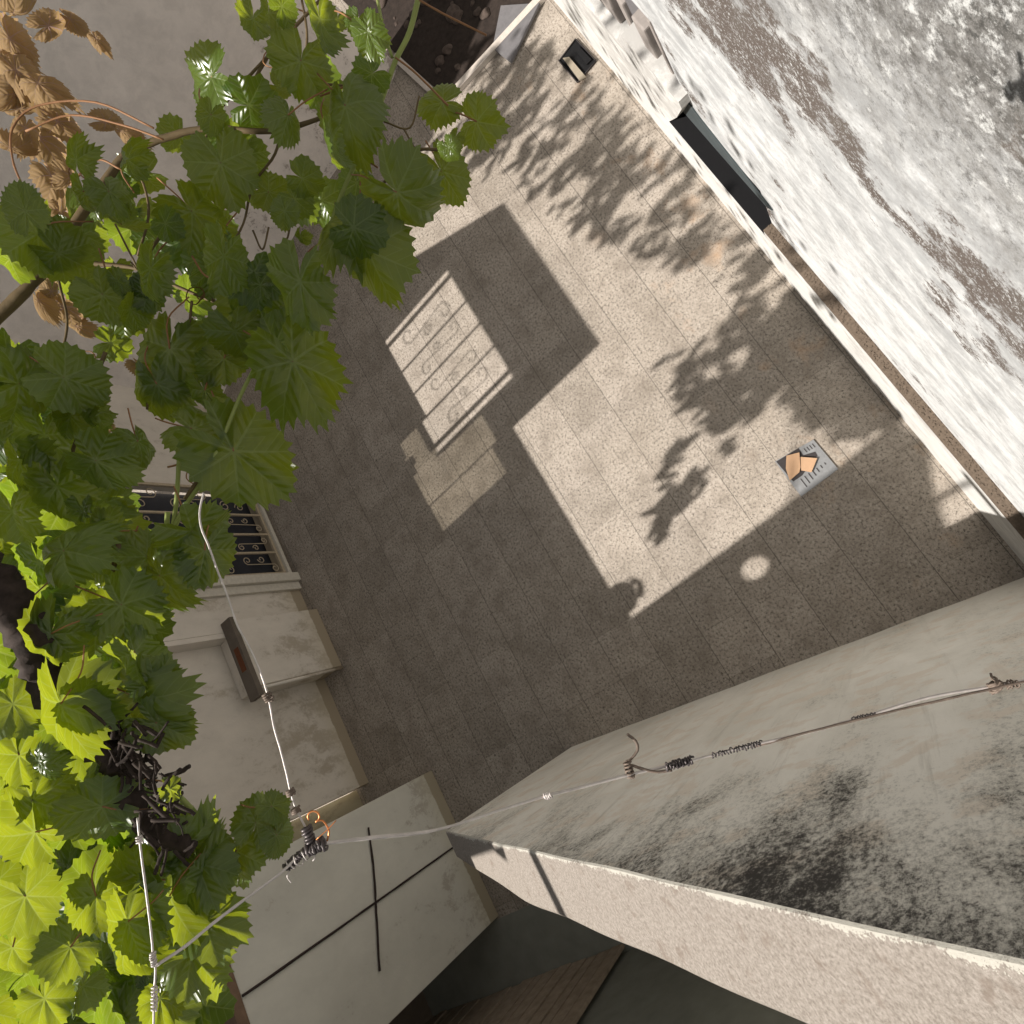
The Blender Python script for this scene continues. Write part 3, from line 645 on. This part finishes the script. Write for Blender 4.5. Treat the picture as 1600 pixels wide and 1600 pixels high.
for i, (x, y, rpx, ta, dep, t) in enumerate(K):
    if x < 230 and y > 560 and -.2 < t < .2 and i % 3 == 1: t = -.75
    if y < 560 and i > 7 and i % 5 in (0, 2): t = random.choice((-.85, .8)); dep *= .87
    p = at(x, y, dep); c = view_n(p)
    jit = Vector((random.uniform(-1, 1), random.uniform(-1, 1), random.uniform(-1, 1))) * (.34 if i < 8 else .72 if abs(t) < .3 else .45)
    if t < 0: n = -(c + SUNV * t * .95 + jit * .7)   # front of the blade faces the sun, the camera sees its back
    else: n = c + SUNV * t * .7 + jit
    R3 = basis(n, imgdir(ta))
    o = D.objects.new('leaf', LM[i % len(LM)]); COL.objects.link(o)
    s = rpx * NEAR / 1019.8 * dep * (1. if i < 8 else random.uniform(.62, .95))
    o.matrix_world = Matrix.Translation(p) @ R3.to_4x4() @ Matrix.Diagonal((s * random.uniform(.95, 1.08), s * random.uniform(.74, 1.02), s, 1))
    o.parent = vine; o.matrix_parent_inverse = Matrix.Translation(-Vector(vine.location))
    if i >= 99: o.hide_render = False
    KEEP = i
# at most 100 separate leaf parts
ls = [o for o in COL.objects if o.name.startswith('leaf') and o.parent == vine]
extra = []
for o in ls[99:]:
    extra.append((o.data, o.matrix_world.translation.copy(), o.matrix_world.to_3x3().normalized(), o.matrix_world.to_scale().x)); D.objects.remove(o)
def inpoly(x, y, P):
    r = False
    for i in range(len(P)):
        (x1, y1), (x2, y2) = P[i], P[i - 1]
        if (y1 > y) != (y2 > y) and x < (x2 - x1) * (y - y1) / (y2 - y1) + x1: r = not r
    return r
FP = [((-160, 520), (60, 560), (150, 640), (140, 690), (180, 770), (190, 850), (240, 950), (215, 1000), (215, 1090), (225, 1200), (190, 1240), (330, 1330), (330, 1420), (330, 1500), (330, 1620), (-160, 1700))]
items = []
cnt = 0
while cnt < 330:
    x, y = random.uniform(-60, 340), random.uniform(520, 1700)
    if not inpoly(x, y, FP[0]): continue
    dep = random.uniform(.48, .78); p = at(x, y, dep); c = view_n(p)
    t = random.choice((-1., -.9, -.8, -.8, -.6, -.4, .1, .6))
    jit = Vector((random.uniform(-1, 1), random.uniform(-1, 1), random.uniform(-1, 1))) * .55
    n = -(c + SUNV * t + jit) if t < 0 else c + SUNV * t + jit
    items.append((random.choice(LS), p, basis(n, imgdir(random.gauss(70, 60))), random.uniform(.014, .029))); cnt += 1
# sparse fill in the upper left
UP = [(0, 380), (150, 300), (260, 180), (420, 120), (470, 0), (600, 0), (590, 120), (560, 260), (560, 420), (470, 500), (420, 560), (250, 520), (180, 560), (60, 480), (0, 520)]
cnt = 0
while cnt < 64:
    x, y = random.uniform(0, 600), random.uniform(0, 560)
    if not inpoly(x, y, UP): continue
    dep = random.uniform(.5, .66); p = at(x, y, dep); c = view_n(p); t = random.choice((-.8, -.4, 0, .1, .3))
    jit = Vector((random.uniform(-1, 1), random.uniform(-1, 1), random.uniform(-1, 1))) * .4
    n = -(c + SUNV * t + jit) if t < 0 else c + SUNV * t + jit
    items.append((random.choice(LS), p, basis(n, imgdir(random.gauss(80, 50))), random.uniform(.009, .024))); cnt += 1
# canopy above / to the left, outside the picture, which shades the near leaves
def onscreen(p):
    q = WM.transposed() @ (p - EYE)
    if q.z < .02: return False
    u, v = 800 + 1019.8 * q.x / q.z, 800 + 1019.8 * q.y / q.z
    return -60 < u < 1660 and -60 < v < 1660
cnt = 0; tries = 0
shade_t = [k for k in K if k[5] > -.2 and k[5] < .35 and k[1] < 640 and k[0] > 230] + [k for k in K if k[5] > -.2 and k[0] > 340 and k[1] < 760] * 2
while cnt < 60 and tries < 9000:
    tries += 1
    k = random.choice(shade_t); p0 = at(k[0] + random.uniform(-.8, .8) * k[2], k[1] + random.uniform(-.8, .8) * k[2], k[4])
    p = p0 + SUNV * random.uniform(.35, 1.0)
    if onscreen(p): continue
    n = SUNV + Vector((random.uniform(-1, 1), random.uniform(-1, 1), random.uniform(-1, 1))) * .5
    items.append((random.choice(LS), p, basis(n, (random.uniform(-1, 1), random.uniform(-1, 1), -1)), random.uniform(.020, .036))); cnt += 1
merge('foliage', items + extra, vine, M['leaf'])
# withered leaves
DL = [(20,20,60,30),(15,60,70,60),(25,110,80,60),(60,130,70,20),(30,170,70,10),(75,40,56,340),(110,30,40,30),(150,60,34,50),(60,215,76,10),(90,190,62,20),(165,190,46,10),(190,205,46,30),(80,275,62,40),(110,275,44,60),(40,200,60,100),(15,230,50,60),
      (60,470,46,60),(100,480,56,20),(120,510,44,30),(130,650,46,330),(150,655,40,20),(215,570,30,40),(110,380,50,30),(95,330,50,80),(80,455,40,80),(25,145,60,120),(5,90,60,30)]
for i, (x, y, rpx, ta) in enumerate(DL):
    dep = .6 + random.uniform(-.03, .05); p = at(x, y, dep); c = view_n(p)
    n = c + Vector((random.uniform(-1, 1), random.uniform(-1, 1), random.uniform(-1, 1))) * .7 + SUNV * random.choice((-.6, .5, .3))
    o = D.objects.new('dry_leaf', LD[i % len(LD)]); COL.objects.link(o); s = rpx * NEAR / 1019.8 * dep * .74
    o.matrix_world = Matrix.Translation(p) @ basis(n, imgdir(ta)).to_4x4() @ Matrix.Diagonal((s, s * .6, s, 1))
    o.parent = vine; o.matrix_parent_inverse = Matrix.Translation(-Vector(vine.location))
# canes, trunk, stalks
def px_tube(bm, lst, dep, w, jit=.12, n=5):
    pts = [at(x, y, (dep if not callable(dep) else dep(i / max(1, len(lst) - 1)))) for i, (x, y) in enumerate(lst)]
    d0 = dep if not callable(dep) else dep(.5)
    tube(bm, spline(pts, n), (lambda t: (w[0] * (1 - t) + w[1] * t) * NEAR / 1019.8 * d0 / 2) if isinstance(w, tuple) else w * NEAR / 1019.8 * d0 / 2, 7, jit)
canes = [([(200, 240), (225, 290), (232, 340), (215, 400)], .55, 4), ([(440, 190), (430, 240), (395, 290), (380, 350), (350, 400)], .54, (5, 3)), ([(500, 290), (460, 330), (445, 380), (400, 420)], .54, 3), ([(330, 200), (300, 260), (310, 330), (290, 380)], .55, 4), ([(110, 360), (90, 420), (105, 500), (95, 560)], .54, 4), ([(300, 470), (290, 520), (240, 560), (230, 640)], .53, 4), ([(470, 130), (480, 60), (470, -10)], .55, 4), ([(600, 190), (640, 200), (655, 150)], .53, 3),
         ([(-60, 540), (0, 490), (60, 430), (110, 360), (160, 290), (200, 240), (260, 215), (330, 200), (420, 205), (500, 185), (600, 140)], .56, (22, 5)),
         ([(95, 405), (150, 412), (215, 420), (270, 445), (330, 470), (390, 490)], .57, (8, 4)), ([(215, 420), (250, 370), (280, 330)], .57, 5),
         ([(390, 170), (395, 130), (420, 85), (435, 40), (445, 0)], .57, (4, 6)), ([(385, 185), (430, 135), (480, 130), (600, 140)], .56, 4),
         ([(395, 360), (410, 390), (420, 355)], .55, 3), ([(320, 195), (430, 75), (500, 0)], .55, 5), ([(180, 350), (215, 420), (205, 410)], .56, 3),
         ([(600, 285), (625, 262), (650, 235), (685, 234), (690, 232)], .53, 5), ([(650, 235), (630, 200)], .53, 3), ([(690, 232), (700, 215)], .53, 3),
         ([(165, 550), (150, 590), (135, 650), (115, 700), (112, 740)], .50, (7, 5)), ([(300, 445), (350, 480), (400, 500), (450, 495)], .56, 5),
         ([(185, 850), (170, 930), (140, 960)], .46, 9), ([(290, 780), (320, 735), (330, 720)], .5, 8), ([(240, 960), (265, 905), (300, 880)], .47, 6)]
for l, d_, w_ in canes:
    bm = NB(); px_tube(bm, l, d_, w_); obj('cane', bm, M['cane'], vine, True)
for l, d_, w_ in [([(655, -10), (640, 50), (618, 95), (595, 160), (570, 225), (535, 300), (500, 400)], .54, (9, 6)), ([(590, 0), (600, 50), (613, 90)], .54, 5), ([(400, 570), (375, 620), (350, 680), (320, 745), (290, 790), (262, 840), (262, 800)], .50, (6, 8)),
               ([(280, 715), (275, 790), (265, 850)], .5, 7), ([(265, 1230), (300, 1265), (320, 1290)], .45, 9)]:
    bm = NB(); px_tube(bm, l, d_, w_, .06); obj('green_shoot', bm, M['green_cane'], vine, True)
for l in ([(618, 90), (650, 115), (700, 165)], [(655, 0), (690, 20), (760, 55)], [(560, 240), (590, 262)], [(240, 200), (150, 160), (60, 165), (20, 200), (20, 250), (35, 290)], [(590, 140), (560, 130), (500, 150)],
          [(262, 730), (290, 725), (300, 740)], [(190, 265), (150, 250), (110, 290)], [(300, 400), (320, 430), (350, 440)], [(40, 205), (110, 180), (190, 195), (255, 218)], [(205, 1180), (200, 1160), (190, 1150)], [(290, 1275), (340, 1290)]):
    bm = NB(); px_tube(bm, l, .535, 3.2); obj('leaf_stalk', bm, M['petiole'], vine, True)
for (x, y, rpx, ta, dep, t) in K[:80]:   # leaf stalks
    a = math.radians(ta + 180 + random.uniform(-40, 40)); L = rpx * .9
    p0 = at(x, y, dep); p1 = at(x + math.cos(a) * L, y + math.sin(a) * L, dep + .012)
    mid = (p0 + p1) / 2 + Vector((0, 0, random.uniform(-.005, .008)))
    bm = NB(); tube(bm, spline([p0, mid, p1], 4), 1.3 * NEAR / 1019.8 * dep, 5); obj('leaf_stalk', bm, M['petiole'], vine, True)
bm = NB()
px_tube(bm, [(-90, 820), (-20, 900), (40, 985), (75, 1060), (130, 1140), (190, 1200), (215, 1280), (270, 1310), (300, 1330)], lambda t: .41 + .03 * t, (72, 26), .32, 9)
for i in range(150):   # shaggy bark and dead twigs
    b_ = random.uniform(1130, 1330); a = 190 + (b_ - 1130) * .35 + random.uniform(-35, 35); dx, dy = random.uniform(-45, 45), random.uniform(-45, 45)
    px_tube(bm, [(a, b_), (a + dx * .5 + random.uniform(-6, 6), b_ + dy * .5), (a + dx, b_ + dy)], random.uniform(.405, .45), random.uniform(2, 7), .3, 3)
obj('trunk', bm, M['bark'], vine, False)
for i in range(5):
    x0, y0 = random.choice(((195, 390), (300, 460), (420, 90), (300, 740), (130, 560)))
    pts = [at(x0 + 18 * math.cos(t * 1.3) * (1 - t * .09) + t * 2, y0 + 18 * math.sin(t * 1.3) * (1 - t * .09), .54 + t * .002) for t in range(9)]
    bm = NB(); tube(bm, spline(pts, 3), .0004, 5); obj('tendril', bm, M['petiole'], vine, True)

# ================================================================== WIRES
def wire(name, lst, dep, w, m, label, n=8, parent=None):
    w = w * NEAR
    bm = NB(); k = len(lst) - 1
    pts = [at(x, y, dep if not callable(dep) else dep(i / k)) for i, (x, y) in enumerate(lst)]
    tube(bm, spline(pts, n), w / 1019.8 * (dep if not callable(dep) else dep(.5)) / 2, 7, .08)
    o = obj(name, bm, m, parent, True)
    if label: tag(o, label, 'wire', 'training wires of the vine')
    return o
def coil(bm, p0, p1, turns, rad, wr, mess=.0):
    d = (p1 - p0); u = d.orthogonal().normalized(); v = d.normalized().cross(u); n = int(turns * 9); pts = []
    for i in range(n + 1):
        t = i / n; a = t * turns * 2 * math.pi; r = rad * (1 + random.uniform(-mess, mess))
        pts.append(p0 + d * (t + random.uniform(-mess, mess) * .4 / turns) + (u * math.cos(a) + v * math.sin(a)) * r)
    tube(bm, pts, wr, 5)
PX = NEAR / 1019.8
W1 = empty('training_wire', at(900, 1230, .6), 'thick knotted wire crossing from the right edge to the junction, with a hook and coils', 'wire', 'training wires of the vine')
seg = [(1640, 1055), (1560, 1071), (1450, 1090), (1350, 1120), (1260, 1145), (1180, 1163), (1100, 1183), (1060, 1193), (985, 1210), (900, 1232), (855, 1243), (780, 1266), (700, 1292), (650, 1302), (590, 1308), (510, 1317), (480, 1322)]
bm = NB(); tube(bm, spline([at(x, y, .60 - .18 * (i / 16) ** 2) for i, (x, y) in enumerate(seg)], 6), lambda t: (3.3 + 1.3 * abs(math.sin(9 * t))) * PX * .6 / 2, 7, .1); obj('strand', bm, M['wire'], W1, True)
bm = NB(); tube(bm, spline([at(x, y, .585) for x, y in [(1640, 1057), (1560, 1074), (1350, 1122), (1180, 1166)]], 8), 3.6 * PX * .6 / 2, 6, .25); obj('rusty_strand', bm, M['rusty'], W1, True)
for ca, cb_, tn, rr_, wr_, ms in (((1190, 1161), (1112, 1181), 17, 4.2, 1.3, .5), ((1082, 1187), (1040, 1199), 9, 6.4, 2.2, .3), ((1368, 1116), (1330, 1124), 9, 3.2, 1.2, .5)):
    bm = NB(); coil(bm, at(*ca, .60 - .18 * ((1640 - ca[0]) / 1160 ) ** 2 * .95), at(*cb_, .60 - .18 * ((1640 - cb_[0]) / 1160) ** 2 * .95), tn, rr_ * .8 * PX * .6, wr_ * .8 * PX * .6, ms); obj('coil', bm, M['wire_dark'], W1, True)
bm = NB(); tube(bm, spline([at(x, y, .558) for x, y in [(980, 1147), (993, 1158), (996, 1172), (985, 1187), (978, 1192), (980, 1210), (990, 1214), (984, 1196), (1000, 1200), (1025, 1206), (1050, 1203)]], 6), 2.1 * PX * .6, 6, .1)
coil(bm, at(979, 1190, .556), at(986, 1216, .556), 5, 5 * PX * .6, 1.6 * PX * .6, .3); obj('hook', bm, M['rusty'], W1, True)
bm = NB()
for k in range(5): coil(bm, at(1545 + 3 * k, 1062 + 3 * k, .596), at(1562 - 2 * k, 1080 - k * 2, .596), 2, 8 * PX * .6, 2 * PX * .6, .5)
coil(bm, at(1570, 1070, .596), at(1590, 1068, .596), 4, 5 * PX * .6, 1.4 * PX * .6, .4); obj('knot', bm, M['rusty'], W1, True)
bm = NB(); coil(bm, at(850, 1245, .525), at(861, 1241, .525), 4, 4 * PX * .6, 1.2 * PX * .6, .2); obj('tie', bm, M['wire'], W1, True)
W2 = empty('training_wire', at(480, 1322, .42), 'wire running down-left from the taped junction to the leaning vine wire', 'wire', 'training wires of the vine')
bm = NB(); tube(bm, spline([at(x, y, .42 - .045 * (480 - x) / 235) for x, y in [(480, 1322), (445, 1358), (400, 1392), (340, 1437), (290, 1478), (245, 1508)]], 6), 4.6 * PX * .42 / 2, 7, .1); obj('strand', bm, M['wire'], W2, True)
bm = NB()
coil(bm, at(446, 1357, .418), at(478, 1328, .418), 9, 4.8 * PX * .42, 2.2 * PX * .42, .4); coil(bm, at(480, 1328, .417), at(508, 1318, .417), 6, 8 * PX * .42, 3 * PX * .42, .3)
coil(bm, at(478, 1292, .418), at(489, 1322, .418), 6, 6 * PX * .42, 2.8 * PX * .42, .3); obj('binding', bm, M['wire_dark'], W2, True)
bm = NB(); coil(bm, at(447, 1356, .417), at(506, 1316, .417), 5, 8.5 * PX * .42, 1.2 * PX * .42, .35)
tube(bm, spline([at(*q, .416) for q in ((452, 1362), (449, 1370), (455, 1379))], 4), 1.2 * PX * .42, 5); tube(bm, spline([at(*q, .416) for q in ((488, 1332), (492, 1340), (489, 1345))], 4), 1.2 * PX * .42, 5)
obj('pale_twine', bm, M['wire'], W2, True)
bm = NB(); ringp = [at(490 + 9 * math.cos(a), 1276 + 9 * math.sin(a) * .95, .415) for a in [k * math.pi / 5 for k in range(10)]]
tube(bm, spline(ringp[4:] + ringp[:3] + [at(504, 1282, .416), at(514, 1298, .417), at(511, 1314, .418)], 3), 1.5 * PX * .42, 6)
tube(bm, spline([at(*q, .416) for q in ((494, 1312), (512, 1296), (525, 1282))], 4), .9 * PX * .42, 5); obj('copper_loop', bm, M['copper'], W2, True)
W3 = wire('training_wire', [(490, 1318), (476, 1290), (462, 1262), (454, 1236), (447, 1205), (438, 1170), (428, 1135), (419, 1088), (405, 1045), (388, 1008), (370, 975), (355, 930), (340, 892), (325, 850), (315, 826), (312, 800), (318, 770)], lambda t: .42 + .02 * t, 3.4, M['wire'], 'thin wire rising from the junction across the cream wall into the leaves')
bm = NB(); coil(bm, at(416, 1083, .425), at(421, 1097, .425), 4, 4 * PX * .6, 1.3 * PX * .6, .2); tube(bm, spline([at(*q, .424) for q in ((418, 1088), (424, 1091), (427, 1088))], 3), 1.6 * PX * .57, 5)
obj('wire_tie', bm, M['rusty'], W3, True)
for a_, b_, d_ in (((452, 1234), (456, 1243), .42), ((461, 1262), (464, 1270), .42)):
    bm = NB(); coil(bm, at(*a_, d_), at(*b_, d_), 3, 4 * PX * .6, 1.4 * PX * .6, .2); obj('wire_tie', bm, M['rusty'], W3, True)
bm = NB(); a_ = [at(290 + 4, 826, .47), at(300, 830, .47), at(309, 832, .47), at(316, 826, .47), at(317, 818, .47), at(312, 815, .47)]; tube(bm, spline(a_, 4), 2. * PX * .47, 6)
tag(obj('wire_hook', bm, M['wire']), 'small bright wire hook lying over a dark vine leaf', 'hook')
W4 = wire('training_wire', [(215, 1278), (218, 1310), (222, 1345), (228, 1390), (233, 1430), (238, 1475), (240, 1505), (243, 1515), (241, 1555), (240, 1620)], .375, 3.6, M['wire'], 'steep wire over the sunlit leaves at the lower left')
for a_, b_, tn in (((217, 1306), (219, 1318), 3), ((238, 1488), (241, 1510), 6), ((241, 1540), (241, 1580), 7)):
    bm = NB(); coil(bm, at(*a_, .374), at(*b_, .374), tn, 3.6 * PX * .4, 1.3 * PX * .4, .25); obj('wire_tie', bm, M['wire'], W4, True)

# ================================================================== TREE BEHIND THE HOUSE (its leaf shade falls on the floor)
tree = empty('leafy_tree', (4.9, 7.1, 0), 'tree behind the far part of the house whose dappled shade lies near the soil bed', 'tree')
tree2 = empty('leafy_tree', (-.35, 7.1, 0), 'tree behind the upper storey whose dense shade lies between drain and white wall', 'tree')
R1 = [(860, 40), (935, 150), (1060, 240), (1240, 450), (1130, 455), (1010, 400), (890, 355), (810, 290), (730, 235), (730, 170), (800, 90)]
R2 = [(1235, 470), (1412, 650), (1330, 690), (1290, 650), (1250, 640), (1230, 600), (1170, 660), (1130, 730), (1060, 800), (1040, 830), (1030, 805), (1090, 740), (1140, 690), (1110, 650), (1080, 640), (1065, 610), (1090, 570), (1150, 520), (1190, 500)]
R3 = [(1240, 440), (1500, 690), (1412, 650), (1235, 470)]
it = []
def cast(P, n, smin, smax, dens=None):
    xs = [q[0] for q in P]; ys_ = [q[1] for q in P]; c = 0
    fp = [(floor_pt(*q).x, floor_pt(*q).y) for q in P]
    x0, x1, y0, y1 = min(q[0] for q in fp), max(q[0] for q in fp), min(q[1] for q in fp), max(q[1] for q in fp)
    while c < n:
        x, y = random.uniform(x0, x1), random.uniform(y0, y1)
        if not inpoly(x, y, fp): continue
        if dens and mnoise.noise(Vector((x * 4.6, y * 1.9, dens))) < .0: 
            if random.random() < .85: continue
        Y = random.uniform(5.35, 5.75); z = (Y - y); p = Vector((x - SHX * z, Y, z))
        s = random.uniform(smin, smax)
        n_ = Vector((random.uniform(-.5, .5), -1, random.uniform(-1., .4)))
        R = basis(n_, (random.uniform(-.35, .35), random.uniform(-.3, .3), -1))
        R = R @ Matrix.Diagonal((1.7, .48, 1))
        it.append((random.choice(LT), p, R, s)); c += 1
cast(R1, 330, .045, .08, 3.3); cast(R1, 260, .03, .055, 8.8); cast(R2, 250, .045, .08, 6.1); cast([(1030, 560), (1090, 480), (1180, 460), (1230, 480), (1100, 600), (1050, 700), (1010, 800), (1030, 850), (1110, 780), (1080, 640)], 70, .045, .075, 2.2); cast([(1235, 470), (1412, 650), (1330, 690), (1250, 640), (1190, 600), (1180, 540)], 330, .04, .07); cast([(640, 160), (760, 60), (850, 40), (800, 160), (760, 300), (700, 320)], 120, .03, .07, 1.2); cast([(1240, 440), (1235, 470), (1412, 650), (1420, 640)], 150, .04, .07)
# leaves whose shade dapples the lower part of the white wall (z 0 - 0.8 at y = -.54)
for i in range(330):
    xw, zw = random.uniform(1.3, 6.8), random.uniform(0, 1.9)
    if mnoise.noise(Vector((xw * 2.5, zw * 2, 8))) < -.1: continue
    Y = random.uniform(6.0, 7.2); k = Y + .54; p = Vector((xw - SHX * k, Y, zw + k))
    it.append((random.choice(LT), p, basis((random.uniform(-.5, .5), -1, random.uniform(-.6, .6)), (random.uniform(-.5, .5), 0, -1)) @ Matrix.Diagonal((1.5, .6, 1)), random.uniform(.04, .07)))
for tr, sel, tx in ((tree, [q for q in it if q[1].x >= 1.75], 4.9), (tree2, [q for q in it if q[1].x < 1.75], -.35)):
    merge('crown', sel, tr, M['tree_leaf'])
    bm = NB(); tube(bm, spline([(tx, 7.3, 0), (tx + .1, 7.2, 2), (tx - .1, 7.1, 4.2), (tx, 6.9, 6.1)], 8), lambda t: .13 * (1 - t) + .02, 10, .08); obj('trunk', bm, M['bark'], tr, True)
    for i in range(7):
        a = random.choice(sel)[1]; o_ = Vector((tx, 6.9, 6.0))
        bm = NB(); tube(bm, spline([o_, (o_ + a) / 2 + Vector((0, 0, .25)), a], 6), lambda t: .004 * (1 - t) + .0015, 6); obj('branch', bm, M['bark'], tr, True)
# potted plant on the low wing's roof: its round shadow falls in the lit floor patch
c = floor_pt(985, 925); zz = 5.45 - c.y; pc = Vector((c.x - SHX * zz, 5.45, zz))
pot = empty('potted_plant', (pc.x, 5.45, 3.37), 'small bushy plant in a clay pot standing on the low wing roof', 'potted plant')
bm = NB()
prs = [(.0, 0), (.085, 0), (.115, .17), (.13, .17), (.13, .20), (.11, .20), (.10, .12), (0, .12)]
for k in range(len(prs) - 1):
    for s_ in range(20):
        a0, a1 = 2 * math.pi * s_ / 20, 2 * math.pi * (s_ + 1) / 20; (r0, z0), (r1, z1) = prs[k], prs[k + 1]
        q = [Vector((pc.x + r * math.cos(a), 5.45 + r * math.sin(a), 3.372 + z)) for r, z, a in ((r0, z0, a0), (r0, z0, a1), (r1, z1, a1), (r1, z1, a0))]
        q2 = [bm.verts.new(v) for v in q]
        try: bm.faces.new(q2)
        except ValueError: pass
bmesh.ops.remove_doubles(bm, verts=bm.verts, dist=.0001)
obj('pot', bm, plain('terracotta', (.33, .14, .07), .8), pot, True)
it = []
for i in range(50):
    d = Vector((random.gauss(0, 1), random.gauss(0, 1), random.gauss(0, 1))).normalized() * random.uniform(.02, .13)
    it.append((random.choice(LS), Vector((pc.x, 5.45, 3.37 + .26)) + d, basis(d + Vector((0, 0, .05)), (d.x, d.y, -.05)), random.uniform(.03, .05)))
merge('foliage', it, pot, M['leaf'])
